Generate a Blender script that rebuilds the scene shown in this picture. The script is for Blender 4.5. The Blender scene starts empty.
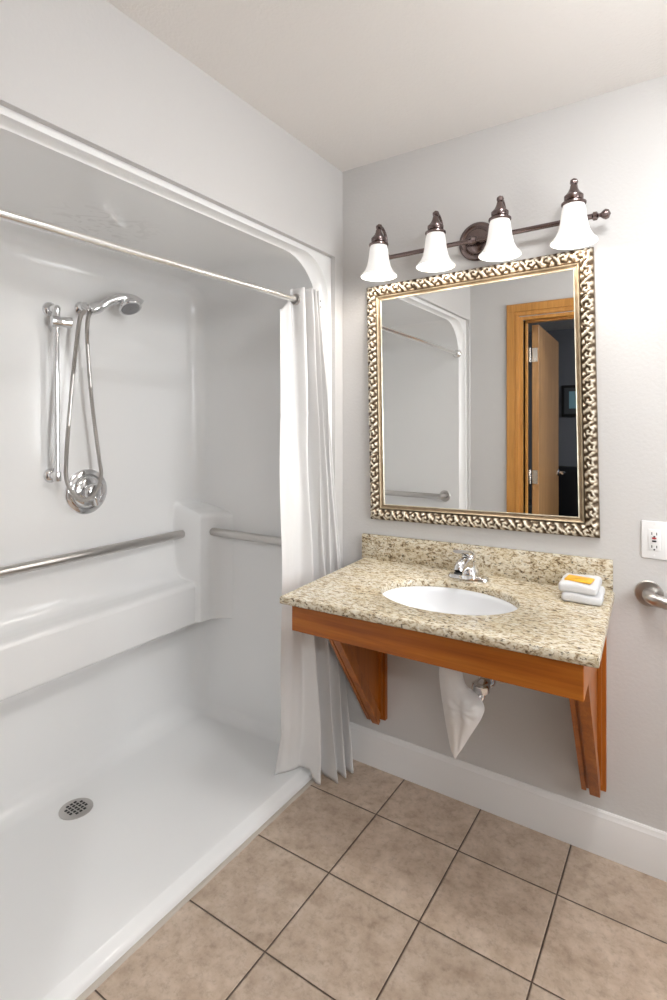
import bpy, bmesh, math, random
from math import sin, cos, pi, radians, sqrt, atan2
from mathutils import Vector, Matrix
random.seed(7)
S = bpy.context.scene
COL = S.collection

# ------------------------------------------------------------------ camera
YAW = 0.5798
cam_d = bpy.data.cameras.new('camera')
cam_d.sensor_fit = 'HORIZONTAL'; cam_d.sensor_width = 36.0
cam_d.lens = 36.0 * 546.18 / 667.0
cam_d.shift_y = -(500 - 424.71) / 667.0
cam_d.clip_start = 0.02
cam = bpy.data.objects.new('camera', cam_d); COL.objects.link(cam)
cam.location = (1.2361, -1.9572, 1.39)
cam.rotation_euler = (pi / 2, 0, YAW)
S.camera = cam

# ------------------------------------------------------------------ world, exposure, light levels
w = bpy.data.worlds.new('world'); S.world = w; w.use_nodes = True
w.node_tree.nodes['Background'].inputs[0].default_value = (0.6, 0.65, 0.7, 1)
w.node_tree.nodes['Background'].inputs[1].default_value = 0.05
S.view_settings.view_transform = 'Standard'
S.view_settings.look = 'None'
S.view_settings.gamma = 1.0
S.view_settings.use_curve_mapping = False
S.view_settings.exposure = 0.05
CEILING_LAMP = 60.0       # glow of the ceiling lamp's diffuser
SHADE_GLOW = 0.34          # glow of the sconce glass
BULB_W = 1.9              # each sconce bulb
WINDOW_FILL = 13.0           # glow of the added, unseen fill window in the right wall
H = 2.4615                # room height
NEAR = -1.62              # inner face of the wall with the door
RIGHT = 2.35              # right wall

# ------------------------------------------------------------------ materials
def new_mat(name):
    m = bpy.data.materials.new(name); m.use_nodes = True
    nt = m.node_tree; b = nt.nodes['Principled BSDF']
    return m, nt, b
def N(nt, t, **kw):
    n = nt.nodes.new(t)
    for k, v in kw.items(): setattr(n, k, v)
    return n
def plain(name, col, rough=0.5, metal=0.0, spec=None, bump=None, coat=0.0):
    m, nt, b = new_mat(name)
    b.inputs['Base Color'].default_value = (*col, 1)
    b.inputs['Roughness'].default_value = rough
    b.inputs['Metallic'].default_value = metal
    if spec is not None: b.inputs['Specular IOR Level'].default_value = spec
    if coat: b.inputs['Coat Weight'].default_value = coat; b.inputs['Coat Roughness'].default_value = 0.08
    if bump:
        sc, st, det = bump
        g = N(nt, 'ShaderNodeNewGeometry'); n = N(nt, 'ShaderNodeTexNoise')
        n.inputs['Scale'].default_value = sc; n.inputs['Detail'].default_value = det
        nt.links.new(g.outputs['Position'], n.inputs['Vector'])
        bp = N(nt, 'ShaderNodeBump'); bp.inputs['Strength'].default_value = st; bp.inputs['Distance'].default_value = 0.004
        nt.links.new(n.outputs['Fac'], bp.inputs['Height']); nt.links.new(bp.outputs['Normal'], b.inputs['Normal'])
    return m
def ramp(nt, stops):
    r = N(nt, 'ShaderNodeValToRGB'); e = r.color_ramp.elements
    while len(e) < len(stops): e.new(0.5)
    for i, (p, c) in enumerate(stops): e[i].position = p; e[i].color = (*c, 1)
    return r

M = {}
M['wall'] = plain('wall_paint', (0.60, 0.588, 0.578), 0.55, bump=(95, 0.22, 3))
M['ceiling'] = plain('ceiling_paint', (0.83, 0.80, 0.77), 0.8, bump=(120, 0.35, 4))
M['trim'] = plain('white_trim_paint', (0.80, 0.79, 0.78), 0.35)
M['caulk'] = plain('beige_caulk', (0.50, 0.45, 0.39), 0.7, bump=(60, 0.4, 2))
M['chrome'] = plain('chrome', (0.80, 0.80, 0.81), 0.09, 1.0)
M['steel'] = plain('brushed_steel', (0.55, 0.53, 0.51), 0.30, 1.0)
M['rod'] = plain('polished_rod', (0.86, 0.855, 0.84), 0.24, 1.0)
M['bronze'] = plain('dark_pewter_bronze', (0.20, 0.155, 0.15), 0.26, 1.0)
M['white_plastic'] = plain('white_plastic', (0.82, 0.82, 0.82), 0.3)
M['spray'] = plain('grey_spray_face', (0.22, 0.22, 0.23), 0.4)
M['dark'] = plain('dark_gap', (0.02, 0.02, 0.02), 0.6)
M['red'] = plain('red_plastic', (0.45, 0.03, 0.04), 0.4)
M['black'] = plain('black_plastic', (0.02, 0.02, 0.02), 0.4)
M['porcelain'] = plain('white_porcelain', (0.84, 0.85, 0.87), 0.12, coat=0.4)
M['towel'] = plain('white_terry', (0.74, 0.74, 0.75), 0.95, bump=(900, 0.6, 3))
M['soap'] = plain('yellow_wrapper', (0.85, 0.45, 0.03), 0.4)
M['soap_print'] = plain('brown_print', (0.38, 0.17, 0.03), 0.5)
M['vinyl'] = plain('white_vinyl_cover', (0.74, 0.72, 0.70), 0.6, bump=(40, 0.5, 3))
M['curtain'] = plain('curtain_cloth', (0.77, 0.765, 0.76), 0.8, bump=(420, 0.12, 2))
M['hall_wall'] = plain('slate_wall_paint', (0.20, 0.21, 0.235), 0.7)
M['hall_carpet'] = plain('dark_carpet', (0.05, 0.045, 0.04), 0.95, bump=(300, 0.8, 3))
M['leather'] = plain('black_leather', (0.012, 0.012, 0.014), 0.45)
M['picture_print'] = plain('blue_print', (0.35, 0.62, 0.72), 0.3)
M['picture_mat'] = plain('dark_mat_board', (0.10, 0.11, 0.12), 0.4)
M['pewter_light'] = plain('nickel_hinge', (0.75, 0.73, 0.70), 0.25, 1.0)

# gelcoat of the shower, with faint grey noise marks on its roof
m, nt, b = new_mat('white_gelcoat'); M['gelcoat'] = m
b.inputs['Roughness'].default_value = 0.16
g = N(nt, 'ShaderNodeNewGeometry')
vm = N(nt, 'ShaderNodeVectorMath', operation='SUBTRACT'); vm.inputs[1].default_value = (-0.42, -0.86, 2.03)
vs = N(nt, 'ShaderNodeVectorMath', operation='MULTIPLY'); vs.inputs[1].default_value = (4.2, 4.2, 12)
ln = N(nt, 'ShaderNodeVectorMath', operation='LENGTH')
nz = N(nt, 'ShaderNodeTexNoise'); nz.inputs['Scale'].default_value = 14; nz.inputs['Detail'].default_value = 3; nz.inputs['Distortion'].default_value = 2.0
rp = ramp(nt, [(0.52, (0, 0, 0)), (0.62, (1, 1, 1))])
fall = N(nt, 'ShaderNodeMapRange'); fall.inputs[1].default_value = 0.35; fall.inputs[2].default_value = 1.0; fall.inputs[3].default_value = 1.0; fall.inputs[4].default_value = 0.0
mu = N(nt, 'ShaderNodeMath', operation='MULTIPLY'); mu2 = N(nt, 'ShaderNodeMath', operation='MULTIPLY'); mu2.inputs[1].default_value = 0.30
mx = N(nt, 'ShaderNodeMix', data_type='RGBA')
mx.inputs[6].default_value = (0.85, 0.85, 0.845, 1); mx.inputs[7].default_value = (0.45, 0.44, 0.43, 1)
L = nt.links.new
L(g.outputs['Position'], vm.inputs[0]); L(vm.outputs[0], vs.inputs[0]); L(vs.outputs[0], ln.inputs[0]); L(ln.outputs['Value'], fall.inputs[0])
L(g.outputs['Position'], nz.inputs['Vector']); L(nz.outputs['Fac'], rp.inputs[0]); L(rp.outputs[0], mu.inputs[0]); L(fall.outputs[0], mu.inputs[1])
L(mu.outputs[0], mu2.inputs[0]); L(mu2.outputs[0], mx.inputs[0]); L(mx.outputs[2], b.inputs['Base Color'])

# floor tiles
TS, TX, TY = 0.3038, 0.2958, -0.2437
m, nt, b = new_mat('beige_floor_tile'); M['tile'] = m; L = nt.links.new
g = N(nt, 'ShaderNodeNewGeometry')
of = N(nt, 'ShaderNodeVectorMath', operation='SUBTRACT'); of.inputs[1].default_value = (TX - 20 * TS, TY - 20 * TS, 0)
br = N(nt, 'ShaderNodeTexBrick'); br.offset = 0.0; br.squash = 1.0
br.inputs['Scale'].default_value = 1; br.inputs['Brick Width'].default_value = TS; br.inputs['Row Height'].default_value = TS
br.inputs['Mortar Size'].default_value = 0.0021; br.inputs['Mortar Smooth'].default_value = 0.15
br.inputs['Color1'].default_value = (0.9, 0.9, 0.9, 1); br.inputs['Color2'].default_value = (1.05, 1.05, 1.05, 1)
n1 = N(nt, 'ShaderNodeTexNoise'); n1.inputs['Scale'].default_value = 15; n1.inputs['Detail'].default_value = 8; n1.inputs['Roughness'].default_value = 0.62
n2 = N(nt, 'ShaderNodeTexNoise'); n2.inputs['Scale'].default_value = 45; n2.inputs['Detail'].default_value = 6; n2.inputs['Roughness'].default_value = 0.7
r1 = ramp(nt, [(0.30, (0.41, 0.305, 0.222)), (0.5, (0.53, 0.415, 0.318)), (0.70, (0.64, 0.52, 0.42))])
r2 = ramp(nt, [(0.30, (0.66, 0.64, 0.62)), (0.5, (1, 1, 1)), (0.75, (1.08, 1.08, 1.08))])
a1 = N(nt, 'ShaderNodeMix', data_type='RGBA', blend_type='MULTIPLY'); a1.inputs[0].default_value = 0.75
a2 = N(nt, 'ShaderNodeMix', data_type='RGBA', blend_type='MULTIPLY'); a2.inputs[0].default_value = 1.0
a3 = N(nt, 'ShaderNodeMix', data_type='RGBA'); a3.inputs[7].default_value = (0.085, 0.055, 0.038, 1)
L(g.outputs['Position'], of.inputs[0]); L(of.outputs[0], br.inputs['Vector'])
L(g.outputs['Position'], n1.inputs['Vector']); L(g.outputs['Position'], n2.inputs['Vector'])
L(n1.outputs['Fac'], r1.inputs[0]); L(n2.outputs['Fac'], r2.inputs[0])
L(r1.outputs[0], a1.inputs[6]); L(r2.outputs[0], a1.inputs[7]); L(a1.outputs[2], a2.inputs[6]); L(br.outputs['Color'], a2.inputs[7])
L(a2.outputs[2], a3.inputs[6]); L(br.outputs['Fac'], a3.inputs[0]); L(a3.outputs[2], b.inputs['Base Color'])
br2 = N(nt, 'ShaderNodeTexBrick'); br2.offset = 0.0; br2.squash = 1.0
br2.inputs['Scale'].default_value = 1; br2.inputs['Brick Width'].default_value = TS; br2.inputs['Row Height'].default_value = TS
br2.inputs['Mortar Size'].default_value = 0.005; br2.inputs['Mortar Smooth'].default_value = 1.0
L(of.outputs[0], br2.inputs['Vector'])
bp = N(nt, 'ShaderNodeBump', invert=True); bp.inputs['Strength'].default_value = 0.8; bp.inputs['Distance'].default_value = 0.004
L(br2.outputs['Fac'], bp.inputs['Height'])
bp2 = N(nt, 'ShaderNodeBump'); bp2.inputs['Strength'].default_value = 0.12; bp2.inputs['Distance'].default_value = 0.003
L(n2.outputs['Fac'], bp2.inputs['Height']); L(bp.outputs['Normal'], bp2.inputs['Normal']); L(bp2.outputs['Normal'], b.inputs['Normal'])
b.inputs['Roughness'].default_value = 0.42

# granite
m, nt, b = new_mat('cream_granite'); M['granite'] = m; L = nt.links.new
g = N(nt, 'ShaderNodeNewGeometry')
st = N(nt, 'ShaderNodeMapping'); st.inputs['Scale'].default_value = (0.62, 1.25, 1.0); st.inputs['Rotation'].default_value = (0, 0, 0.12)
n1 = N(nt, 'ShaderNodeTexNoise'); n1.inputs['Scale'].default_value = 88; n1.inputs['Detail'].default_value = 5; n1.inputs['Roughness'].default_value = 0.62; n1.inputs['Distortion'].default_value = 0.9
n2 = N(nt, 'ShaderNodeTexNoise'); n2.inputs['Scale'].default_value = 150; n2.inputs['Detail'].default_value = 3; n2.inputs['Distortion'].default_value = 0.6
n3 = N(nt, 'ShaderNodeTexNoise'); n3.inputs['Scale'].default_value = 16; n3.inputs['Detail'].default_value = 3
r1 = ramp(nt, [(0.32, (0.12, 0.085, 0.055)), (0.39, (0.32, 0.24, 0.15)), (0.455, (0.54, 0.46, 0.33)), (0.53, (0.68, 0.62, 0.49)), (0.66, (0.77, 0.735, 0.645))])
r2 = ramp(nt, [(0.33, (0.10, 0.08, 0.065)), (0.41, (1, 1, 1))])
r3 = ramp(nt, [(0.35, (0.95, 0.91, 0.83)), (0.6, (1, 1, 1))])
a1 = N(nt, 'ShaderNodeMix', data_type='RGBA', blend_type='MULTIPLY'); a1.inputs[0].default_value = 0.85
a2 = N(nt, 'ShaderNodeMix', data_type='RGBA', blend_type='MULTIPLY'); a2.inputs[0].default_value = 1.0
L(g.outputs['Position'], st.inputs['Vector'])
for n in (n1, n2, n3): L(st.outputs[0], n.inputs['Vector'])
L(n1.outputs['Fac'], r1.inputs[0]); L(n2.outputs['Fac'], r2.inputs[0]); L(n3.outputs['Fac'], r3.inputs[0])
L(r1.outputs[0], a1.inputs[6]); L(r2.outputs[0], a1.inputs[7]); L(a1.outputs[2], a2.inputs[6]); L(r3.outputs[0], a2.inputs[7])
L(a2.outputs[2], b.inputs['Base Color'])
b.inputs['Roughness'].default_value = 0.2

def wood(name, dark, mid, light, axis, rough=0.38):
    m, nt, b = new_mat(name); L = nt.links.new
    g = N(nt, 'ShaderNodeNewGeometry'); mp = N(nt, 'ShaderNodeMapping')
    sc = [26, 26, 26]; sc[axis] = 1.6; mp.inputs['Scale'].default_value = sc
    n1 = N(nt, 'ShaderNodeTexNoise'); n1.inputs['Scale'].default_value = 1.0; n1.inputs['Detail'].default_value = 6; n1.inputs['Roughness'].default_value = 0.6; n1.inputs['Distortion'].default_value = 0.5
    mp2 = N(nt, 'ShaderNodeMapping'); sc2 = [160, 160, 160]; sc2[axis] = 6; mp2.inputs['Scale'].default_value = sc2
    n2 = N(nt, 'ShaderNodeTexNoise'); n2.inputs['Scale'].default_value = 1.0; n2.inputs['Detail'].default_value = 2
    r = ramp(nt, [(0.28, dark), (0.5, mid), (0.74, light)]); r2 = ramp(nt, [(0.3, (0.78, 0.74, 0.7)), (0.55, (1, 1, 1))])
    a = N(nt, 'ShaderNodeMix', data_type='RGBA', blend_type='MULTIPLY'); a.inputs[0].default_value = 0.7
    L(g.outputs['Position'], mp.inputs[0]); L(mp.outputs[0], n1.inputs['Vector']); L(n1.outputs['Fac'], r.inputs[0])
    L(g.outputs['Position'], mp2.inputs[0]); L(mp2.outputs[0], n2.inputs['Vector']); L(n2.outputs['Fac'], r2.inputs[0])
    L(r.outputs[0], a.inputs[6]); L(r2.outputs[0], a.inputs[7]); L(a.outputs[2], b.inputs['Base Color'])
    b.inputs['Roughness'].default_value = rough
    return m
CH = ((0.27, 0.070, 0.006), (0.40, 0.115, 0.010), (0.49, 0.165, 0.020))
M['cherry_x'] = wood('cherry_wood_along', *CH, 0)
M['cherry_y'] = wood('cherry_wood_side', *CH, 1)
M['cherry_z'] = wood('cherry_wood_upright', *CH, 2)
OK_ = ((0.42, 0.18, 0.035), (0.56, 0.26, 0.06), (0.66, 0.34, 0.09))
M['oak_z'] = wood('oak_upright', *OK_, 2)
M['oak_x'] = wood('oak_along', *OK_, 0)
M['door_wood'] = wood('oak_door_veneer', (0.36, 0.19, 0.075), (0.46, 0.25, 0.10), (0.52, 0.30, 0.13), 2, 0.3)

# antiqued champagne frame: bright on the ridges, brown wax left in the hollows
m, nt, b = new_mat('antiqued_champagne_gilt'); M['gilt'] = m; L = nt.links.new
at = N(nt, 'ShaderNodeAttribute', attribute_name='patina')
r = ramp(nt, [(0.0, (0.09, 0.06, 0.036)), (0.32, (0.27, 0.205, 0.135)), (0.6, (0.52, 0.45, 0.345)), (1.0, (0.80, 0.76, 0.66))])
L(at.outputs['Fac'], r.inputs[0]); L(r.outputs[0], b.inputs['Base Color'])
b.inputs['Metallic'].default_value = 0.55; b.inputs['Roughness'].default_value = 0.38
m, nt, b = new_mat('smooth_champagne_gilt'); M['gilt_smooth'] = m; L = nt.links.new
at = N(nt, 'ShaderNodeAttribute', attribute_name='patina')
g = N(nt, 'ShaderNodeNewGeometry'); n1 = N(nt, 'ShaderNodeTexNoise'); n1.inputs['Scale'].default_value = 35; n1.inputs['Detail'].default_value = 4
L(g.outputs['Position'], n1.inputs['Vector'])
ad = N(nt, 'ShaderNodeMath', operation='ADD'); sb = N(nt, 'ShaderNodeMath', operation='SUBTRACT'); sb.inputs[1].default_value = 0.5
ml = N(nt, 'ShaderNodeMath', operation='MULTIPLY'); ml.inputs[1].default_value = 0.5
L(n1.outputs['Fac'], sb.inputs[0]); L(sb.outputs[0], ml.inputs[0]); L(ml.outputs[0], ad.inputs[0]); L(at.outputs['Fac'], ad.inputs[1])
r = ramp(nt, [(0.0, (0.12, 0.075, 0.04)), (0.4, (0.31, 0.23, 0.145)), (0.7, (0.50, 0.42, 0.30)), (1.0, (0.76, 0.71, 0.58))])
L(ad.outputs[0], r.inputs[0]); L(r.outputs[0], b.inputs['Base Color'])
b.inputs['Metallic'].default_value = 0.55; b.inputs['Roughness'].default_value = 0.34
M['mirror'] = plain('mirror_glass', (0.90, 0.905, 0.90), 0.0, 1.0)

def glow(name, col, strength, base=(0.8, 0.8, 0.8)):
    m, nt, b = new_mat(name)
    b.inputs['Base Color'].default_value = (*base, 1); b.inputs['Roughness'].default_value = 0.25
    b.inputs['Emission Color'].default_value = (*col, 1); b.inputs['Emission Strength'].default_value = strength
    return m
M['shade'] = glow('lit_opal_glass', (1.0, 0.955, 0.89), SHADE_GLOW)
M['daylit_pane'] = glow('daylit_frosted_pane', (0.965, 0.985, 1.0), WINDOW_FILL)
M['diffuser_dim'] = glow('dim_ceiling_diffuser', (0.96, 0.98, 1.0), 230.0)
M['diffuser'] = glow('lit_ceiling_diffuser', (0.975, 0.985, 0.99), CEILING_LAMP)

# ------------------------------------------------------------------ mesh helpers
class MB:
    """collects shapes in world coordinates and links them as one mesh object"""
    def __init__(s): s.v = []; s.f = []; s.a = []
    def add(s, vs, fs, att=None):
        o = len(s.v); s.v += [tuple(p) for p in vs]; s.f += [tuple(i + o for i in f) for f in fs]
        s.a += list(att) if att is not None else [0.5] * len(vs)
        return s
    def bm(s, bm):
        bm.verts.ensure_lookup_table(); bm.verts.index_update()
        s.add([v.co[:] for v in bm.verts], [[v.index for v in f.verts] for f in bm.faces]); bm.free(); return s
    def box(s, x0, x1, y0, y1, z0, z1, bev=0.0, seg=2):
        bm = bmesh.new(); bmesh.ops.create_cube(bm, size=1)
        for v in bm.verts:
            v.co = ((x0 + x1) / 2 + v.co.x * (x1 - x0), (y0 + y1) / 2 + v.co.y * (y1 - y0), (z0 + z1) / 2 + v.co.z * (z1 - z0))
        if bev: bmesh.ops.bevel(bm, geom=bm.edges[:], offset=bev, segments=seg, affect='EDGES', profile=0.5)
        return s.bm(bm)
    def grid(s, rows, closed_u=False, closed_v=False, att=None):
        nr, nc = len(rows), len(rows[0]); vs = [p for r in rows for p in r]; fs = []
        for i in range(nr if closed_v else nr - 1):
            for j in range(nc if closed_u else nc - 1):
                i2, j2 = (i + 1) % nr, (j + 1) % nc
                fs.append((i * nc + j, i * nc + j2, i2 * nc + j2, i2 * nc + j))
        return s.add(vs, fs, att)
    def tube(s, pts, r, n=14, caps=True, smooth=0):
        pts = [Vector(p) for p in pts]
        if smooth: pts = spline(pts, smooth)
        rs = r if isinstance(r, (list, tuple)) else [r] * len(pts)
        if len(rs) != len(pts): rs = [rs[0] + (rs[-1] - rs[0]) * i / (len(pts) - 1) for i in range(len(pts))]
        rows = []; up = None
        for i, p in enumerate(pts):
            t = (pts[min(i + 1, len(pts) - 1)] - pts[max(i - 1, 0)]).normalized()
            if up is None: up = t.orthogonal().normalized()
            up = (up - t * up.dot(t)).normalized(); bi = t.cross(up)
            rows.append([p + (up * cos(2 * pi * k / n) + bi * sin(2 * pi * k / n)) * rs[i] for k in range(n)])
        o = len(s.v); s.grid(rows, closed_u=True)
        if caps:
            s.f.append(tuple(o + k for k in range(n))[::-1]); s.f.append(tuple(o + (len(rows) - 1) * n + k for k in range(n)))
        return s
    def lathe(s, prof, org, axis=(0, 0, 1), n=32, caps=True):
        """prof: (radius, distance along axis)"""
        ax = Vector(axis).normalized(); u = ax.orthogonal().normalized(); b = ax.cross(u); org = Vector(org)
        rows = [[org + ax * d + (u * cos(2 * pi * k / n) + b * sin(2 * pi * k / n)) * r for k in range(n)] for r, d in prof]
        o = len(s.v); s.grid(rows, closed_u=True)
        if caps:
            s.f.append(tuple(o + k for k in range(n))[::-1]); s.f.append(tuple(o + (len(rows) - 1) * n + k for k in range(n)))
        return s
    def prism(s, poly, d):
        """polygon (3-D points) pushed along vector d"""
        n = len(poly); a = [Vector(p) for p in poly]; d = Vector(d)
        return s.add(a + [p + d for p in a], [tuple(range(n))[::-1], tuple(range(n, 2 * n))] + [(i, (i + 1) % n, n + (i + 1) % n, n + i) for i in range(n)])
    def map(s, fn): s.v = [tuple(fn(*p)) for p in s.v]; return s
    def build(s, name, mat, parent=None, smooth=True, angle=40, att=False, bevel=0.0):
        off = Vector((0, 0, 0)); q = parent
        while q is not None: off += Vector(q.location); q = q.parent
        me = bpy.data.meshes.new(name); me.from_pydata([Vector(p) - off for p in s.v], [], s.f)
        if att:
            la = me.attributes.new('patina', 'FLOAT', 'POINT'); la.data.foreach_set('value', s.a)
        bm = bmesh.new(); bm.from_mesh(me); bmesh.ops.recalc_face_normals(bm, faces=bm.faces[:])
        bm.to_mesh(me); bm.free()
        me.materials.append(M[mat] if isinstance(mat, str) else mat)
        if smooth:
            me.polygons.foreach_set('use_smooth', [True] * len(me.polygons)); me.set_sharp_from_angle(angle=radians(angle))
        o = bpy.data.objects.new(name, me); COL.objects.link(o)
        if parent is not None: o.parent = parent
        if bevel:
            bv = o.modifiers.new('bevel', 'BEVEL'); bv.width = bevel; bv.segments = 2; bv.limit_method = 'ANGLE'; bv.angle_limit = radians(40)
        return o
def spline(pts, k):
    P = [Vector(p) for p in pts]; out = []
    for i in range(len(P) - 1):
        p0, p1, p2, p3 = P[max(i - 1, 0)], P[i], P[i + 1], P[min(i + 2, len(P) - 1)]
        for j in range(k):
            t = j / k
            out.append(0.5 * ((2 * p1) + (p2 - p0) * t + (2 * p0 - 5 * p1 + 4 * p2 - p3) * t * t + (3 * p1 - p0 - 3 * p2 + p3) * t ** 3))
    out.append(P[-1]); return out
def tag(o, label, cat, group=None, kind=None):
    o['label'] = label; o['category'] = cat
    if group: o['group'] = group
    if kind: o['kind'] = kind
    return o
def thing(name, loc, label, cat, group=None):
    o = bpy.data.objects.new(name, None); COL.objects.link(o); o.location = loc; o.empty_display_size = 0.05
    return tag(o, label, cat, group)
def struct(o, label, cat): return tag(o, label, cat, kind='structure')
def lerp(a, b, t): return a + (b - a) * t
def sstep(a, b, x):
    t = min(1, max(0, (x - a) / (b - a))); return t * t * (3 - 2 * t)

# ------------------------------------------------------------------ the room
DX0, DX1, DH = 0.345, 1.275, 2.055          # door opening
WT = 0.12
struct(MB().box(-0.9, RIGHT + .1, NEAR - WT, 0.1, -0.08, 0.0).build('floor', 'tile', smooth=False), 'beige square floor tiles with dark grout lines', 'floor')
struct(MB().box(-1.0, RIGHT + .1, NEAR - WT, 0.1, H, H + .08).build('ceiling', 'ceiling', smooth=False), 'off white textured bathroom ceiling', 'ceiling')
struct(MB().box(-0.9, RIGHT + .1, 0, 0.1, 0, H).build('wall_back', 'wall', smooth=False), 'warm white wall behind the mirror and the vanity', 'wall')
SD = 0.0205                                  # board thickness round the shower opening
FY0, FY1, FZ = -1.595, -0.058, 2.086
wl = MB().box(-SD, 0, NEAR, 0, FZ, H).box(-SD, 0, FY1, 0, 0, FZ).box(-SD, 0, NEAR, FY0, 0, FZ)
struct(wl.build('wall_left', 'wall', smooth=False), 'warm white wall above the shower opening', 'wall')
WY0, WY1, WZ0, WZ1 = -1.32, -.66, .95, 1.90
wr = MB().box(RIGHT, RIGHT + .1, NEAR - WT, WY0, 0, H).box(RIGHT, RIGHT + .1, WY1, 0, 0, H).box(RIGHT, RIGHT + .1, WY0, WY1, 0, WZ0).box(RIGHT, RIGHT + .1, WY0, WY1, WZ1, H)
struct(wr.build('wall_right', 'wall', smooth=False), 'warm white wall at the right, outside the photo', 'wall')
wf = MB().box(-0.9, DX0, NEAR - WT, NEAR, 0, H).box(DX1, RIGHT, NEAR - WT, NEAR, 0, H).box(DX0, DX1, NEAR - WT, NEAR, DH + .02, H)
struct(wf.build('wall_front', 'wall', smooth=False), 'warm white wall around the doorway, seen in the mirror', 'wall')
def baseboard(name, x0, x1, label):
    prof = [(0, 0), (-.014, 0), (-.014, .112), (-.0125, .118), (-.0125, .124), (-.009, .130), (-.0075, .138), (-.004, .1425), (0, .1425)]
    rows = [[(x, p[0], p[1]) for p in prof] for x in (x0, x1)]
    mb = MB().grid(rows, closed_u=True); n = len(prof); mb.f += [tuple(range(n)), tuple(range(n, 2 * n))]
    return struct(mb.build(name, 'trim', smooth=True, angle=25), label, 'baseboard')
baseboard('baseboard_back', 0.0, RIGHT, 'white moulded baseboard under the vanity')
struct(MB().box(RIGHT - .014, RIGHT, NEAR, -.014, 0, .14, .003).build('baseboard_right', 'trim'), 'white baseboard along the right wall', 'baseboard')
struct(MB().box(DX1 + .08, RIGHT - .014, NEAR, NEAR + .014, 0, .14, .003).build('baseboard_front', 'trim'), 'white baseboard right of the doorway', 'baseboard')

win = bpy.data.objects.new('window_1', None); COL.objects.link(win); win.location = (RIGHT, (WY0 + WY1) / 2, WZ0)  # added unseen window, its glowing panes fill in light from the right
struct(win, 'frosted white framed window in the right wall, outside the photo', 'window')
wfm = MB()
for y0, y1, z0, z1 in ((WY0 - .06, WY0 + .03, WZ0 - .06, WZ1 + .06), (WY1 - .03, WY1 + .06, WZ0 - .06, WZ1 + .06), (WY0 + .03, WY1 - .03, WZ0 - .06, WZ0 + .03), (WY0 + .03, WY1 - .03, WZ1 - .03, WZ1 + .06), (WY0 + .03, WY1 - .03, (WZ0 + WZ1) / 2 - .02, (WZ0 + WZ1) / 2 + .02)):
    wfm.box(RIGHT - .016, RIGHT + .05, y0, y1, z0, z1, .003)
wfm.build('window_frame', 'trim', win, smooth=False)
MB().box(RIGHT + .012, RIGHT + .018, WY0 + .03, WY1 - .03, WZ0 + .03, (WZ0 + WZ1) / 2 - .02).build('pane', 'daylit_pane', win, smooth=False)
MB().box(RIGHT + .022, RIGHT + .028, WY0 + .03, WY1 - .03, (WZ0 + WZ1) / 2 + .02, WZ1 - .03).build('pane', 'daylit_pane', win, smooth=False)

# ------------------------------------------------------------------ doorway seen in the mirror
cas = MB()
def casing(mb, y, sgn):
    for (a, b, t) in ((0, .078, .012), (.006, .050, .018), (.058, .074, .015)):
        zt = DH + .103 - a
        mb.box(DX0 - .103 + a, DX0 - .103 + b, min(y, y + sgn * t), max(y, y + sgn * t), 0, DH + .103 - b, .0015)
        mb.box(DX1 + .103 - b, DX1 + .103 - a, min(y, y + sgn * t), max(y, y + sgn * t), 0, DH + .103 - b, .0015)
        mb.box(DX0 - .103 + a, DX1 + .103 - a, min(y, y + sgn * t), max(y, y + sgn * t), DH + .103 - b, zt, .0015)
casing(cas, NEAR, 1)
struct(cas.build('trim_1', 'oak_z', smooth=False), 'honey oak door casing reflected in the mirror', 'door casing')
jb = MB().box(DX0 - .03, DX0, NEAR - WT, NEAR + .002, 0, DH, .002).box(DX1, DX1 + .03, NEAR - WT, NEAR + .002, 0, DH, .002)
jb.box(DX0 - .03, DX1 + .03, NEAR - WT, NEAR + .002, DH, DH + .02, .002)
jb.box(DX0, DX0 + .012, NEAR - .075, NEAR - .04, 0, DH, .002).box(DX0, DX1, NEAR - .075, NEAR - .04, DH - .012, DH, .002)
struct(jb.build('trim_2', 'oak_z', smooth=False), 'honey oak door jamb inside the casing', 'door jamb')
# the open door beyond, hinged on the left jamb
dr = bpy.data.objects.new('door_1', None); COL.objects.link(dr); dr.location = (DX0 + .02, NEAR - WT - .004, 0)
struct(dr, 'oak slab door standing open into the dark room, reflected in mirror', 'door')
ang = radians(-93)
def dpt(u, t, z): return (DX0 + .022 + u * cos(ang) - t * sin(ang), NEAR - WT - .006 + u * sin(ang) + t * cos(ang), z)
DW = 0.88
def dbox(u0, u1, t0, t1, z0, z1, bev=0):
    return MB().box(u0, u1, t0, t1, z0, z1, bev).map(dpt)
dbox(0.0045, DW, 0, .042, .012, DH - .015, .002).build('door_slab', 'door_wood', dr, smooth=False)
hl = MB().lathe([(.027, 0), (.027, .006), (.02, .012), (.011, .016), (.011, .05)], (0, 0, 0), (0, 1, 0), 24)
hl.tube([(0, .05, 0), (-.02, .052, 0), (-.115, .05, .002)], [.010, .010, .008], 12, smooth=3)
hl.map(lambda x, y, z: dpt(DW - .065 + x, .042 + y, 1.02 + z)).build('door_handle', 'chrome', dr)
for zc in (1.845, 1.05, .25):
    h = MB().box(DX0 + .0005, DX0 + .003, NEAR - WT + .002, NEAR - .078, zc - .045, zc + .045, .001)
    h.tube([(DX0 + .012, NEAR - WT - .002, zc - .045), (DX0 + .012, NEAR - WT - .002, zc + .045)], .006, 10)
    h.add([dpt(.001, t_, z_) for t_, z_ in ((.003, zc - .045), (.036, zc - .045), (.036, zc + .045), (.003, zc + .045))] + [dpt(.0042, t_, z_) for t_, z_ in ((.003, zc - .045), (.036, zc - .045), (.036, zc + .045), (.003, zc + .045))], [(0, 1, 2, 3), (4, 5, 6, 7), (0, 1, 5, 4), (1, 2, 6, 5), (2, 3, 7, 6), (3, 0, 4, 7)])
    hg = h.build('hinge', 'pewter_light', dr)

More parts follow.
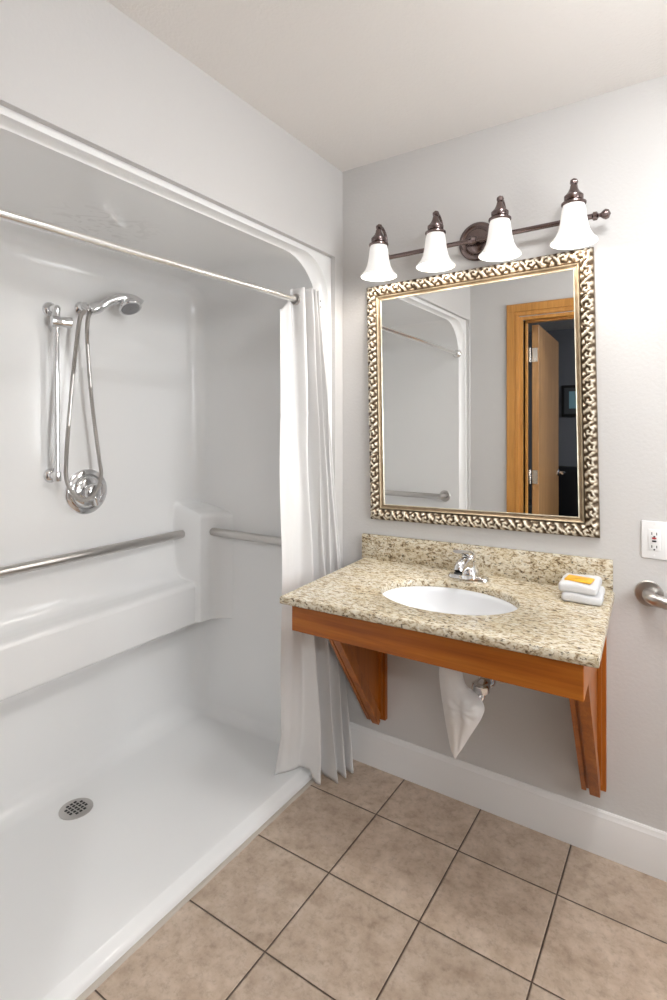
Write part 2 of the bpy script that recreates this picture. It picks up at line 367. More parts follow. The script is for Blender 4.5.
# dark room behind the camera
HY = -4.6
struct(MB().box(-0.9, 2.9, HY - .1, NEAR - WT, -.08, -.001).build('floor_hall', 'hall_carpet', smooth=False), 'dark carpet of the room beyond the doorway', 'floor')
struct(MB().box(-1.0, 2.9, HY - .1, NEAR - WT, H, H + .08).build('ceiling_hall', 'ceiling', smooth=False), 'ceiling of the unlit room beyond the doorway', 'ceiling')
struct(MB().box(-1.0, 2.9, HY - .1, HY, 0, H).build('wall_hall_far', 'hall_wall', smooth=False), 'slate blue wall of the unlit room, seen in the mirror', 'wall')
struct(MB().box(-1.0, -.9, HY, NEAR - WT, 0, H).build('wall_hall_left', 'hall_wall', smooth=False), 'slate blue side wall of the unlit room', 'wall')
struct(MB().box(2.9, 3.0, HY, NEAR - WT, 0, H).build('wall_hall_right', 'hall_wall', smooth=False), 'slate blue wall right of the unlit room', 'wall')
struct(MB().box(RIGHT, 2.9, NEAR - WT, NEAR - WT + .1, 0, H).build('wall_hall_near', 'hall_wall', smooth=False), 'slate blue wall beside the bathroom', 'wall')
pic = thing('framed_picture', (.24, HY, 1.62), 'small framed picture with pale blue print on dark wall, reflected in mirror', 'picture')
MB().box(.02, .46, HY, HY + .018, 1.48, 1.83, .003).box(.05, .43, HY + .016, HY + .022, 1.51, 1.80).build('frame', 'black', pic, smooth=False)
MB().box(.05, .43, HY + .02, HY + .024, 1.51, 1.80).build('mat_board', 'picture_mat', pic, smooth=False)
MB().box(.10, .30, HY + .023, HY + .026, 1.57, 1.76).build('print', 'picture_print', pic, smooth=False)  # pale blue patch paints a window's reflection onto the picture
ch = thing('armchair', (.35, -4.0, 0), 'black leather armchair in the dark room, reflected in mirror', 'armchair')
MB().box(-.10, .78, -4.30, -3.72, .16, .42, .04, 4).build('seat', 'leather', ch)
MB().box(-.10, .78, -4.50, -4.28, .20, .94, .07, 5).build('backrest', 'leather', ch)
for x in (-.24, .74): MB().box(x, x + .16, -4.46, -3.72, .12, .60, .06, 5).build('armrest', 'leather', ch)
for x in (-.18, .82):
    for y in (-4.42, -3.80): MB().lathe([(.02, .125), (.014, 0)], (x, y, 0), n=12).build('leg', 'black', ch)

# ------------------------------------------------------------------ shower stall
stall = thing('shower_stall', (-.4, -.83, 0), 'white moulded one piece shower stall with low threshold in the left wall', 'shower')
def rrect(x, y0, y1, z0, z1, rt, rb, n=10):
    pts = []
    for (cy, cz, r, a0) in ((y1 - rb, z0 + rb, rb, -90), (y1 - rt, z1 - rt, rt, 0), (y0 + rt, z1 - rt, rt, 90), (y0 + rb, z0 + rb, rb, 180)):
        for k in range(n + 1):
            a = radians(a0 + 90 * k / n); pts.append((x, cy + r * cos(a), cz + r * sin(a)))
    return pts
XB, ROOF = -.78, 2.056
loops = [rrect(-SD - .0005, FY0 - .025, FY1 + .025, 0, FZ + .025, .003, .003), rrect(-SD - .0005, FY0 + .012, FY1 - .012, .012, FZ - .012, .05, .006)]
loops.append(rrect(-SD - .0005, FY0 + .020, FY1 - .020, .020, FZ - .019, .17, .008))
for k in range(1, 8):
    a = radians(90 * k / 7); i = .020 + .026 * sin(a) if False else .020 + .028 * (1 - cos(a)); x = -SD - .034 * sin(a)
    loops.append(rrect(x, FY0 + i, FY1 - i, .020 + .014 * sin(a), FZ - .019 - .013 * (1 - cos(a)), .17 + .05 * k / 7, .012))
i0 = .048
for x, i, zt, zb, rt, rb in ((-.075, .046, ROOF, .0338, .22, .02), (-.11, .044, ROOF, .0330, .22, .03), (-.17, .042, ROOF, .0312, .215, .04), (-.35, .038, ROOF, .0255, .20, .045), (-.55, .034, ROOF, .0195, .18, .05), (-.70, .031, ROOF, .016, .15, .05)):
    loops.append(rrect(x, FY0 + i, FY1 - i, zb, zt, rt, rb))
for k in range(1, 9):
    a = radians(90 * k / 8); e = .08 * (1 - cos(a))
    loops.append(rrect(-.70 - .08 * sin(a), FY0 + .031 + e, FY1 - .031 - e, .016 + e, ROOF - e, .15 - e * .8, .05 + e * .3))
sh = MB().grid(loops, closed_u=True); n = len(loops[0]); sh.f.append(tuple(len(sh.v) - n + k for k in range(n)))
sh.map(lambda x, y, z: (x + (.016 * (1 - max(z, 0) / .07) if (z < .07 and x > -.08) else 0), y, z))
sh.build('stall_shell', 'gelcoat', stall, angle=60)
prof = spline([Vector(p) for p in [(-.787, 0, 1.14), (-.786, 0, 1.0), (-.785, 0, .88), (-.780, 0, .80), (-.772, 0, .745), (-.758, 0, .704), (-.738, 0, .683), (-.71, 0, .675), (-.680, 0, .670), (-.666, 0, .665), (-.658, 0, .655), (-.655, 0, .640), (-.654, 0, .570), (-.655, 0, .500), (-.658, 0, .487), (-.668, 0, .478), (-.685, 0, .473), (-.72, 0, .468), (-.762, 0, .462), (-.778, 0, .445), (-.784, 0, .42), (-.787, 0, .36)]], 9)
def smax(a, b, k):
    h = max(k - abs(a - b), 0) / k; return max(a, b) + h * h * k / 4
def shelf(y, z):
    front = -.640 + .010 * sstep(-.25, -.17, y) + .105 * max(0, min(1, (y + .20) / .115)) ** 3
    up = 1 - sstep(.975, 1.040, z) ** .8; lo = sstep(.462, .492, z)
    side = sstep(-.243, -.207, y)
    return lerp(-.80, front, side * up * lo)
mb = MB()
rows = []
yl = [-1.56 + (1.56 - .27) * k / 60 for k in range(60)] + [-.27 + (.27 - .083) * k / 60 for k in range(61)]
for y in yl:
    rows.append([(smax(p.x, shelf(y, p.z), .045), y, p.z) for p in prof])
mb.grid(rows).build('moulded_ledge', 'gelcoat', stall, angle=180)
# drain
dc = (-.600, -.830)
dg = MB().lathe([(.056, .0125), (.056, .0155), (.053, .0175), (.0, .0175)], (dc[0], dc[1], .0055), n=40, caps=False).build('drain_grate', 'steel', stall)
hs = MB()
for i in range(-2, 3):
    for j in range(-2, 3):
        if abs(i) == 2 and abs(j) == 2: continue
        cx, cy = dc[0] + i * .0145, dc[1] + j * .0145
        hs.add([(cx - .005, cy - .005, .0237), (cx + .005, cy - .005, .0237), (cx + .005, cy + .005, .0237), (cx - .005, cy + .005, .0237)], [(0, 1, 2, 3)])
hs.build('drain_hole', 'dark', dg, smooth=False)
# bead of caulk along the threshold
ck = MB().grid([[(-.001 + .010 * cos(a) * (1 + .08 * sin(y * 37)), y, .005 * sin(a)) for a in [pi * k / 8 for k in range(9)]] for y in [FY0 + (FY1 - FY0) * k / 60 for k in range(61)]])
struct(ck.build('trim_3', 'caulk'), 'beige caulk strip between shower threshold and floor tiles', 'caulk')

# ------------------------------------------------------------------ grab bars
def flange(mb, c, ax, r=.038): mb.lathe([(r, 0), (r, .003), (r * .93, .006), (r * .5, .0075), (0, .0075)], c, ax, 32, caps=False); return mb
gb = thing('grab_bar', (XB, -.87, .885), 'long brushed steel grab bar above the ledge on the shower back wall', 'grab bar', 'brushed steel grab bars')
MB().tube([(-.735, -1.50, .885), (-.735, -.150, .885)], .0185, 20).build('bar', 'steel', gb)
gb = thing('grab_bar', (-.3, -.09, .895), 'short brushed steel grab bar on shower end wall, behind the white curtain', 'grab bar', 'brushed steel grab bars')
MB().tube([(-.66, -.142, .894), (-.2, -.142, .894), (-.155, -.140, .894), (-.135, -.125, .894), (-.132, -.098, .894)], .0185, 20, smooth=4).build('bar', 'steel', gb)
flange(MB(), (-.132, -.0935, .894), (0, -1, 0)).build('flange', 'steel', gb)
gb = thing('grab_bar', (-.4, -1.55, .91), 'brushed steel grab bar on the shower near wall, reflected low in mirror', 'grab bar', 'brushed steel grab bars')
MB().tube([(-.72, -1.555, .91), (-.72, -1.52, .91), (-.69, -1.497, .91), (-.2, -1.497, .91), (-.168, -1.505, .91), (-.155, -1.525, .91), (-.153, -1.552, .91)], .0185, 20, smooth=4).build('bar', 'steel', gb)
flange(MB(), (-.153, -1.5525, .91), (0, 1, 0)).build('flange', 'steel', gb)
flange(MB(), (-.70, -1.556, .91), (0, 1, 0)).build('flange', 'steel', gb)
gb = thing('grab_bar', (1.5, 0, .865), 'brushed steel grab bar on the wall right of the vanity, below the outlet', 'grab bar', 'brushed steel grab bars')
MB().tube([(1.127, -.002, .865), (1.128, -.028, .865), (1.140, -.048, .863), (1.165, -.056, .860), (1.25, -.057, .858), (1.95, -.057, .858), (1.99, -.045, .858), (2.0, -.02, .858), (2.0, -.002, .858)], .0185, 20, smooth=5).build('bar', 'steel', gb)
f = flange(MB(), (1.127, 0, .866), (0, -1, 0), .040)
f.build('flange', 'steel', gb)
flange(MB(), (2.0, 0, .858), (0, -1, 0), .040).build('flange', 'steel', gb)

# ------------------------------------------------------------------ curtain rod
rd = thing('curtain_rod', (-.06, -.83, 1.87), 'straight polished steel curtain rod across the shower opening', 'curtain rod')
RA, RB = Vector((-.066, -1.549, 1.862)), Vector((-.066, -.1015, 1.886))
MB().tube([RA, RB], .0125, 20).build('rod', 'rod', rd)
for p, s in ((RA, 1), (RB, -1)):
    MB().lathe([(.030, 0), (.030, .004), (.024, .012), (.017, .018), (.016, .035)], p, (0, s, 0), 28).build('flange', 'rod', rd)

# ------------------------------------------------------------------ shower curtain
def key(levels, z):
    for (za, a), (zb, bb) in zip(levels, levels[1:]):
        if za >= z >= zb:
            t = (za - z) / (za - zb); return [lerp(p, q, t) for p, q in zip(a, bb)]
    return levels[-1][1] if z < levels[-1][0] else levels[0][1]
# plan of the curtain at a few heights: (y0, y1, x0, x1, amplitude of the folds)
CL = [(1.93, (-.292, -.130, -.100, -.042, .030)), (1.80, (-.300, -.123, -.092, -.035, .032)), (1.5, (-.342, -.100, -.060, -.014, .030)),
      (1.1, (-.392, -.080, -.020, .010, .030)), (.6, (-.400, -.064, -.010, .040, .034)), (.25, (-.380, -.064, -.030, .066, .036)), (0.0, (-.332, -.064, -.108, .086, .036))]
def curtain_pt(u, z):
    y0, y1, x0, x1, A = key(CL, z)
    y = lerp(y0, y1, u)
    x = lerp(x0, x1, sstep(0.0, .75, u))
    fold = sin(2 * pi * (5.0 * u ** 1.5 + .10 * sin(z * 2.1)) - .6)
    fold += .28 * sin(2 * pi * (7.3 * u + .25 * sin(z * 1.7 + 1)))
    a = A * (.12 + .88 * sstep(.18, .50, u))
    x += a * fold
    y += .016 * sstep(.2, .5, u) * cos(2 * pi * 5.0 * u ** 1.5 + 1.0)
    x += .004 * sin(z * 9 + u * 14) * sstep(2, 1.2, z)
    return x, y
NU, NV = 240, 120
ctn = thing('shower_curtain', (-.0, -.2, .01), 'white cloth shower curtain bunched at the right end of the rod', 'curtain')
rows = []
for i in range(NV + 1):
    row = []
    for j in range(NU + 1):
        u = j / NU; t = i / NV
        xb, yb = curtain_pt(u, 0.0)
        zb = .054 if xb < -.01 else lerp(.054, .008, sstep(-.01, .03, xb))
        zt = lerp(1.842, 1.934, sstep(.0, .36, u)) - .004 * (1 + sin(2 * pi * 5 * u ** 1.5))
        z = lerp(zt, zb, t); x, y = curtain_pt(u, z)
        d = abs(z - (1.425 + .01 * sin(u * 20)))
        x += .0025 * max(0, 1 - d / .010)
        row.append((x, y, z))
    rows.append(row)
cl = MB().grid(rows).build('curtain_cloth', 'curtain', ctn, angle=180)
sd = cl.modifiers.new('thickness', 'SOLIDIFY'); sd.thickness = .0012
for yy in (-.240, -.205, -.165):
    c = RA.lerp(RB, (yy - RA.y) / (RB.y - RA.y))
    MB().grid([[(c.x + (.019 + .0045 * cos(b)) * cos(a), c.y + .0045 * sin(b), c.z + (.019 + .0045 * cos(b)) * sin(a)) for b in [2 * pi * k / 8 for k in range(8)]] for a in [2 * pi * k / 24 for k in range(24)]], closed_u=True, closed_v=True).build('grommet', 'steel', ctn)

# ------------------------------------------------------------------ shower fittings
sb_ = thing('slide_bar', (XB, -.825, 1.5), 'upright chrome slide bar with a knob holder left of the shower hose', 'slide bar')
MB().tube([(-.735, -.826, 1.795), (-.735, -.822, 1.185)], .0105, 18).build('bar', 'chrome', sb_)
for z in (1.822, 1.200):
    y = -.826 if z > 1.5 else -.822
    k = MB().lathe([(.028, 0), (.028, .005), (.024, .010), (.014, .014), (.0125, .045)], (XB, y, z), (1, 0, 0), 28)
    if z > 1.5: k.tube([(XB + .04, y, z), (-.732, y, z), (-.733, y, z - .012), (-.735, y, z - .04)], .0135, 14, smooth=4)
    else: k.lathe([(.013, -.018), (.0145, -.012), (.0145, .012), (.013, .018)], (-.735, y, z - .002), (0, 0, 1), 18)
    k.build('mounting_bracket', 'chrome', sb_)
kn = MB().lathe([(.014, -.036), (.021, -.032), (.022, -.010), (.0195, .0), (.022, .012), (.022, .034), (.014, .038)], (-.727, -.812, 1.772), (.25, 1, 0), 22)
kn.lathe([(.016, -.02), (.016, .02)], (-.735, -.826, 1.772), (0, 0, 1), 18)
kn.build('slider_knob', 'chrome', sb_)
hsn = thing('hand_shower', (XB, -.69, 1.85), 'chrome hand shower in its wall bracket with a hanging looped hose', 'shower head')
MB().lathe([(.027, 0), (.027, .006), (.020, .012), (.013, .016), (.0125, .035)], (XB, -.700, 1.848), (1, 0, 0), 26).lathe([(.016, -.022), (.019, -.016), (.019, .012), (.015, .020)], (-.738, -.706, 1.842), (.5, .3, -.6), 20).build('wall_elbow', 'chrome', hsn)
MB().lathe([(.014, -.028), (.023, -.022), (.024, .016), (.019, .026)], (-.722, -.676, 1.848), (.2, .86, .42), 22).build('holder', 'chrome', hsn)
hd = spline([(-.722, -.690, 1.840), (-.718, -.662, 1.852), (-.710, -.625, 1.880), (-.697, -.580, 1.902), (-.682, -.540, 1.902), (-.668, -.508, 1.882)], 6)
MB().tube(hd, [lerp(.0135, .020, min(1, i / 18)) if i < 20 else lerp(.020, .027, (i - 20) / 10) for i in range(len(hd))], 18).build('handle', 'chrome', hsn)
hx = Vector((-.672, -.552, 1.866)); hxn = Vector((.48, -.02, -.88))
MB().lathe([(.010, -.036), (.027, -.027), (.042, -.010), (.0455, .002), (.043, .006), (0, .006)], hx, hxn, 32, caps=False).build('spray_head', 'chrome', hsn)
sp = MB().lathe([(.037, .0065), (.035, .009), (.012, .0095), (0, .012)], hx, hxn, 28, caps=False); sp.build('spray_face', 'spray', hsn)
hz = [(-.728, -.716, 1.830), (-.716, -.742, 1.800), (-.712, -.757, 1.720), (-.715, -.772, 1.574), (-.715, -.790, 1.38), (-.713, -.800, 1.25), (-.708, -.801, 1.185), (-.702, -.776, 1.127), (-.700, -.730, 1.103), (-.702, -.685, 1.131), (-.708, -.660, 1.190), (-.713, -.664, 1.255), (-.715, -.684, 1.40), (-.715, -.699, 1.53), (-.715, -.714, 1.72), (-.717, -.710, 1.795), (-.720, -.698, 1.832)]
hp = spline(hz, 40)
MB().tube(hp, [.0074 + (.0008 if i % 2 else -.0008) for i in range(len(hp))], 12).build('hose', 'steel', hsn)
vl = thing('shower_valve', (XB, -.67, 1.125), 'round chrome shower valve plate with lever behind the hose loop', 'shower valve')
vc = (XB, -.676, 1.124)
MB().lathe([(.089, 0), (.089, .004), (.086, .007), (.070, .009), (.067, .006), (.064, .006), (.061, .012), (.050, .018), (.036, .021), (.030, .022), (.027, .034)], vc, (1, 0, 0), 44).build('escutcheon', 'chrome', vl)
MB().lathe([(.030, .028), (.034, .034), (.034, .048), (.028, .056), (.014, .060), (0, .060)], vc, (1, 0, 0), 28, caps=False).build('knob', 'chrome', vl)
MB().tube([(XB + .045, -.676, 1.118), (XB + .050, -.668, 1.098), (XB + .046, -.660, 1.074)], [.011, .009, .0105], 14, smooth=5).build('lever', 'chrome', vl)
MB().lathe([(.012, .018), (.012, .022), (0, .023)], (XB, -.655, 1.077), (1, 0, 0), 16, caps=False).build('cap_screw', 'steel', vl)

# ------------------------------------------------------------------ vanity: wood support, granite, sink, faucet (hung a touch out of level)
def VT(x, y, z): return (x + .05 * (-y), y, z + .010 * (x - .58))
CT, CB = .8505, .826
vs_ = thing('vanity_support', (.57, 0, .2), 'cherry wood apron with two triangular wall brackets under the granite counter', 'vanity')
MB().box(.140, .998, -.570, -.550, .737, CB, .002).map(VT).build('apron', 'cherry_x', vs_, smooth=False)
for x in (.140, .978):
    MB().box(x, x + .020, -.5495, -.004, .737, CB, .0015).map(VT).build('side_rail', 'cherry_y', vs_, smooth=False)
for xc in (.181, .974):
    wb = MB().prism([(xc - .009, -.018, .242), (xc - .009, -.018, .7365), (xc - .009, -.380, .7365)], (.018, 0, 0)).map(VT).build('bracket', 'cherry_z', vs_, smooth=False)
    # sloping face board and the narrower strips beside it
    a, bq = Vector((0, -.026, .222)), Vector((0, -.392, .7365)); d = (bq - a).normalized(); nn = Vector((0, -d.z, d.y))
    if nn.y > 0: nn = -nn
    for (x0, x1, t0, t1, sh0, nm) in ((-.036, .019, .0, .018, .012, 'face_board'), (-.012, .019, .0175, .030, 0.0, 'face_strip'), (-.036, -.021, .0175, .025, .008, 'edge_strip')):
        p = [a + d * sh0 + nn * (t0 - .006), a + d * sh0 + nn * t1, bq + nn * t1, bq + nn * (t0 - .006)]
        k = (.7365 - p[2].z) / d.z; p[2] = p[2] + d * k
        k = (.7365 - p[3].z) / d.z; p[3] = p[3] + d * k
        MB().prism([(xc + x0, q.y, q.z) for q in p], (x1 - x0, 0, 0)).map(VT).build(nm, 'cherry_z', wb, smooth=False, bevel=.0015)
    MB().box(xc - .024, xc + .034, -.022, -.0005, .212, .7365, .002).map(VT).build('wall_cleat', 'cherry_z', wb, smooth=False)
    MB().box(xc - .012, xc + .022, -.034, -.0215, .232, .7365, .002).map(VT).build('cleat_strip', 'cherry_z', wb, smooth=False)

ct = thing('countertop', (.58, -.3, CB), 'cream and brown granite vanity counter with matching backsplash', 'countertop')
SX, SY, SA, SB = .574, -.320, .221, .166
NE = 72
def ell(a, b, z, k=0): return [(SX + a * cos(2 * pi * i / NE), SY + b * sin(2 * pi * i / NE), z) for i in range(NE)]
def rect_ring(x0, x1, y0, y1, z):
    pts = []
    for i in range(NE):
        a = 2 * pi * i / NE; c, s = cos(a), sin(a)
        # ray from the bowl centre to the slab edge
        tx = ((x1 - SX) / c if c > 1e-9 else (x0 - SX) / c if c < -1e-9 else 1e9)
        ty = ((y1 - SY) / s if s > 1e-9 else (y0 - SY) / s if s < -1e-9 else 1e9)
        t = min(tx, ty); pts.append([SX + c * t, SY + s * t, z])
    for (qx, qy) in ((x0, y0), (x0, y1), (x1, y0), (x1, y1)):
        k = min(range(NE), key=lambda i: (pts[i][0] - qx) ** 2 + (pts[i][1] - qy) ** 2); pts[k][0] = qx; pts[k][1] = qy
    return [tuple(p) for p in pts]
X0, X1, Y0, Y1 = .113, 1.031, -.600, -.0006
sl = MB().grid([ell(SA, SB, CB), ell(SA, SB, CT - .003), ell(SA + .003, SB + .003, CT), rect_ring(X0 + .004, X1 - .004, Y0 + .004, Y1, CT), rect_ring(X0, X1, Y0, Y1, CT - .005), rect_ring(X0, X1, Y0, Y1, CB + .003), rect_ring(X0 + .003, X1 - .003, Y0 + .003, Y1, CB)], closed_u=True, closed_v=True)
sl.map(lambda x, y, z: VT(x, y * (1 - .035 * (x - X0) / (X1 - X0)), z)).build('slab', 'granite', ct, angle=50)
MB().box(.105, 1.027, -.0215, -.0008, CT - .001, .951, .003).map(lambda x, y, z: (x + .05 * -y, y, z + (.010 + .006 * (z - CT) / .1) * (x - .58))).build('backsplash', 'granite', ct, angle=30)
sk = thing('sink', (.60, -.36, .70), 'white oval undermount sink basin in the granite counter', 'sink')
bw = MB()
rings = [ell(SA + .02, SB + .02, CB - .001), ell(SA - .0005, SB - .0005, CB - .001)]
for k in range(1, 15):
    t = k / 14; r = cos(t * pi / 2 * .93) ** .55
    rings.append(ell((SA - .001) * r, (SB - .001) * r, CB - .002 - .132 * sin(t * pi / 2)))
bw.grid(rings, closed_u=True); bw.f.append(tuple(len(bw.v) - NE + k for k in range(NE)))
ob = bw.map(VT).build('basin', 'porcelain', sk, angle=180)
sdm = ob.modifiers.new('thickness', 'SOLIDIFY'); sdm.thickness = .006; sdm.offset = -1
MB().lathe([(.022, 0), (.022, .003), (.017, .004), (0, .002)], VT(SX, SY, CB - .133), (0, 0, 1), 24, caps=False).build('drain_ring', 'chrome', sk)

fc = thing('faucet', (.58, -.1, CT), 'chrome single lever faucet behind the sink', 'faucet')
FX, FYY = .579, -.098
bm = bmesh.new(); bmesh.ops.create_circle(bm, cap_ends=True, segments=40, radius=1)
base = MB()
def stad(hw, hd, z, n=40):
    pts = []
    for k in range(n):
        a = 2 * pi * k / n; c, s = cos(a), sin(a)
        pts.append((FX + (hw - hd) * (1 if c > 0 else -1) + hd * c, FYY + hd * s, z))
    return pts
bm.free()
base.grid([stad(.074, .026, CT + .0005), stad(.074, .026, CT + .006), stad(.070, .022, CT + .013), stad(.040, .019, CT + .017)], closed_u=True); base.f.append(tuple(range(120, 160)))
base.map(VT).build('base_plate', 'chrome', fc)
MB().lathe([(.038, .008), (.039, .022), (.036, .034), (.029, .044), (.027, .064), (.016, .072), (0, .073)], (FX, FYY, CT), (0, 0, 1), 28, caps=False).map(VT).build('body', 'chrome', fc)
spt = spline([(FX, FYY - .005, CT + .052), (FX - .003, FYY - .040, CT + .062), (FX - .006, FYY - .078, CT + .058), (FX - .007, FYY - .092, CT + .044)], 6)
MB().tube(spt, [lerp(.025, .0165, i / (len(spt) - 1)) for i in range(len(spt))], 18).map(VT).build('spout', 'chrome', fc)
MB().lathe([(.014, 0), (.014, -.006), (.010, -.007), (0, -.006)], (FX - .0075, FYY - .094, CT + .042), (.05, .35, 1), 20, caps=False).map(VT).build('aerator', 'black', fc)
lv = spline([(FX, FYY + .004, CT + .078), (FX - .006, FYY - .03, CT + .096), (FX - .014, FYY - .075, CT + .108)], 6)
mbl = MB().lathe([(.024, .068), (.026, .076), (.023, .088), (.012, .096), (0, .098)], (FX, FYY, CT), (0, 0, 1), 24, caps=False)
rows = []
for i, p in enumerate(lv):
    t = i / (len(lv) - 1); wv = lerp(.022, .019, t); hv = lerp(.013, .006, t)
    rows.append([(p.x + wv * cos(2 * pi * k / 14), p.y, p.z + hv * sin(2 * pi * k / 14)) for k in range(14)])
o = len(mbl.v); mbl.grid(rows, closed_u=True); mbl.f += [tuple(o + k for k in range(14)), tuple(o + (len(rows) - 1) * 14 + k for k in range(14))]
mbl.map(VT).build('lever', 'chrome', fc)

# folded face cloths and soap
def cloth(z0, x0, x1, y0, y1, h, skew, name, label):
    mb = MB(); bm = bmesh.new(); bmesh.ops.create_cube(bm, size=1)
    for v in bm.verts: v.co = ((x0 + x1) / 2 + v.co.x * (x1 - x0), (y0 + y1) / 2 + v.co.y * (y1 - y0), z0 + h / 2 + v.co.z * h)
    bmesh.ops.bevel(bm, geom=bm.edges[:], offset=h * .34, segments=5, affect='EDGES', profile=.5)
    bmesh.ops.subdivide_edges(bm, edges=[e for e in bm.edges if e.calc_length() > .03], cuts=7, use_grid_fill=True)
    for v in bm.verts:
        e = (v.co.z - z0) / h
        v.co.z += .0018 * sin(v.co.x * 55 + v.co.y * 31) * e; v.co.x += skew * v.co.y + .0012 * sin(v.co.y * 80)
        v.co.y += .0015 * sin(v.co.x * 70)
    mb.bm(bm); o = mb.map(VT).build('washcloth', 'towel', None, angle=180); tag(o, label, 'washcloth', 'folded washcloths on the counter')
    # the fold lines along the front edge
    return o
TZ = CT + .0008
cloth(TZ, .893, 1.005, -.190, -.050, .026, -.02, 'washcloth', 'lower of two folded white washcloths on the granite counter')
cloth(TZ + .0268, .891, .999, -.186, -.050, .029, .02, 'washcloth', 'upper folded white washcloth carrying the yellow soap packet')
sz = TZ + .0268 + .0295
so = thing('soap_packet', VT(.940, -.13, sz), 'small flat yellow wrapped soap on top of the folded washcloths', 'soap')
MB().box(.904, .980, -.162, -.106, sz, sz + .006, .0025, 3).map(lambda x, y, z: VT(x + .12 * (y + .13), y - .15 * (x - .93), z)).build('wrapper', 'soap', so)
pr = MB()
for k in range(3):
    pr.add([(.920 + .01 * k, -.148 + .008 * k, sz + .0063), (.941 + .012 * k, -.149 + .008 * k, sz + .0063), (.940 + .012 * k, -.1465 + .008 * k, sz + .0063), (.920 + .01 * k, -.1455 + .008 * k, sz + .0063)], [(0, 1, 2, 3)])
pr.map(lambda x, y, z: VT(x + .12 * (y + .13), y - .15 * (x - .93), z)).build('printed_lines', 'soap_print', so, smooth=False)

# drain pipe with its cover
dp = thing('sink_drain_pipe', (.62, -.30, .5), 'chrome drain trap under the sink beside its white cover', 'drain pipe')
PX, PY = .620, -.366
MB().tube([(PX, PY, .686), (PX, PY, .60)], .0165, 18).build('tailpiece', 'chrome', dp)
TR = lambda p: (p[0] + .010 * min(1, max(0, (p[0] - PX) / .03)), p[1], p[2] - .016 * min(1, max(0, (p[1] - PY) / .03)))
tp = spline([TR(p) for p in [(PX, PY, .615), (PX + .004, PY + .004, .575), (PX + .030, PY + .030, .548), (PX + .058, PY + .055, .568), (PX + .063, PY + .072, .596), (PX + .064, PY + .105, .598), (PX + .052, PY + .20, .565), (.662, -.004, .521)]], 7)
MB().tube(tp, .0185, 18).build('trap', 'chrome', dp)
for c, ax in (((PX + .073, PY + .068, .580), (.05, .05, 1)), ((PX + .069, PY + .145, .572), (-.1, 1, -.3)), ((PX, PY, .612), (0, 0, 1))):
    MB().lathe([(.0255, -.014), (.028, -.010), (.028, .008), (.023, .013)], c, ax, 10).build('slip_nut', 'chrome', dp)
MB().lathe([(.038, 0), (.037, .004), (.022, .012)], (.662, -.0005, .505), (0, -1, 0), 26).build('wall_escutcheon', 'chrome', dp)
# cover: a cloth-like pouch pinched in the middle and drawn to a point
RG = [(.684, .592, .650, .030), (.660, .588, .650, .034), (.632, .586, .655, .036), (.595, .589, .668, .038), (.572, .592, .705, .044), (.548, .596, .722, .050), (.520, .601, .716, .048), (.480, .608, .695, .041), (.440, .616, .673, .032), (.408, .623, .656, .024), (.388, .629, .644, .014), (.376, .633, .638, .006)]
rows = []
sub = spline([Vector((r[1], r[2], r[0])) for r in RG], 5); dep = spline([Vector((r[3], 0, 0)) for r in RG], 5)
for q, dd in zip(sub, dep):
    xl, xr, z = q; row = []
    for k in range(56):
        a = 2 * pi * k / 56; c, s = cos(a), sin(a)
        x = (xl + xr) / 2 + (xr - xl) / 2 * (abs(c) ** .85) * (1 if c > 0 else -1); y = PY + .004 + dd.x * s
        # folds running to the pinch, and a crease down the front
        px_, pz_ = x - .670, z - .545; rr = sqrt(px_ ** 2 + pz_ ** 2); th = atan2(pz_, px_)
        if s < 0:
            y += .008 * math.exp(-(rr / .016) ** 2) + .0042 * math.exp(-(rr / .042) ** 2) * sin(th * 8 + .6) * min(1, rr / .012)
            y += .006 * math.exp(-((x - lerp(.668, .646, (.53 - z) / .14)) / .006) ** 2) * sstep(.545, .50, z) * sstep(.37, .41, z)
            y += .003 * math.exp(-((x - .664) / .007) ** 2) * sstep(.52, .57, z)
            y += .0012 * sin(x * 160 + z * 30)
        row.append((x, y, z))
    rows.append(row)
pc = MB().grid(rows, closed_u=True); pc.f.append(tuple(len(pc.v) - 56 + k for k in range(56)))
pco = pc.build('pipe_cover', 'vinyl', None, angle=180)
tag(pco, 'white pouch-like pipe cover drawn to a point below the sink', 'pipe cover')

# ------------------------------------------------------------------ mirror (hangs about one degree out of level)
mr = thing('wall_mirror', (.56, 0, 1.487), 'rectangular wall mirror in a carved antique champagne frame', 'mirror')
MC, MW, MH, MR = (.5575, 1.4872), .846, .944, radians(1.15)
def MT(a, d, c): return (MC[0] + a * cos(MR) - c * sin(MR), -d, MC[1] + a * sin(MR) + c * cos(MR))
def frame_strip(t0, t1, nt, step, hfun):
    """one mitred ring of the frame from t0 to t1 (inwards); hfun(s, t, side) -> height, patina"""
    mb = MB()
    for side in range(4):
        Ls = MW if side % 2 == 0 else MH; nn = int(Ls / step); rows = []; att = []
        for i in range(nt + 1):
            t = lerp(t0, t1, i / nt); row = []
            for j in range(nn + 1):
                s = lerp(t, Ls - t, j / nn); h, p = hfun(s - Ls / 2, t, side)
                hw, hh = MW / 2, MH / 2
                a, c = [(-hw + s, -hh + t), (hw - t, -hh + s), (hw - s, hh - t), (-hw + t, hh - s)][side]
                row.append(MT(a, h, c)); att.append(p)
            rows.append(row)
        mb.grid(rows, att=att)
    return mb
CW, PER = .043, .052
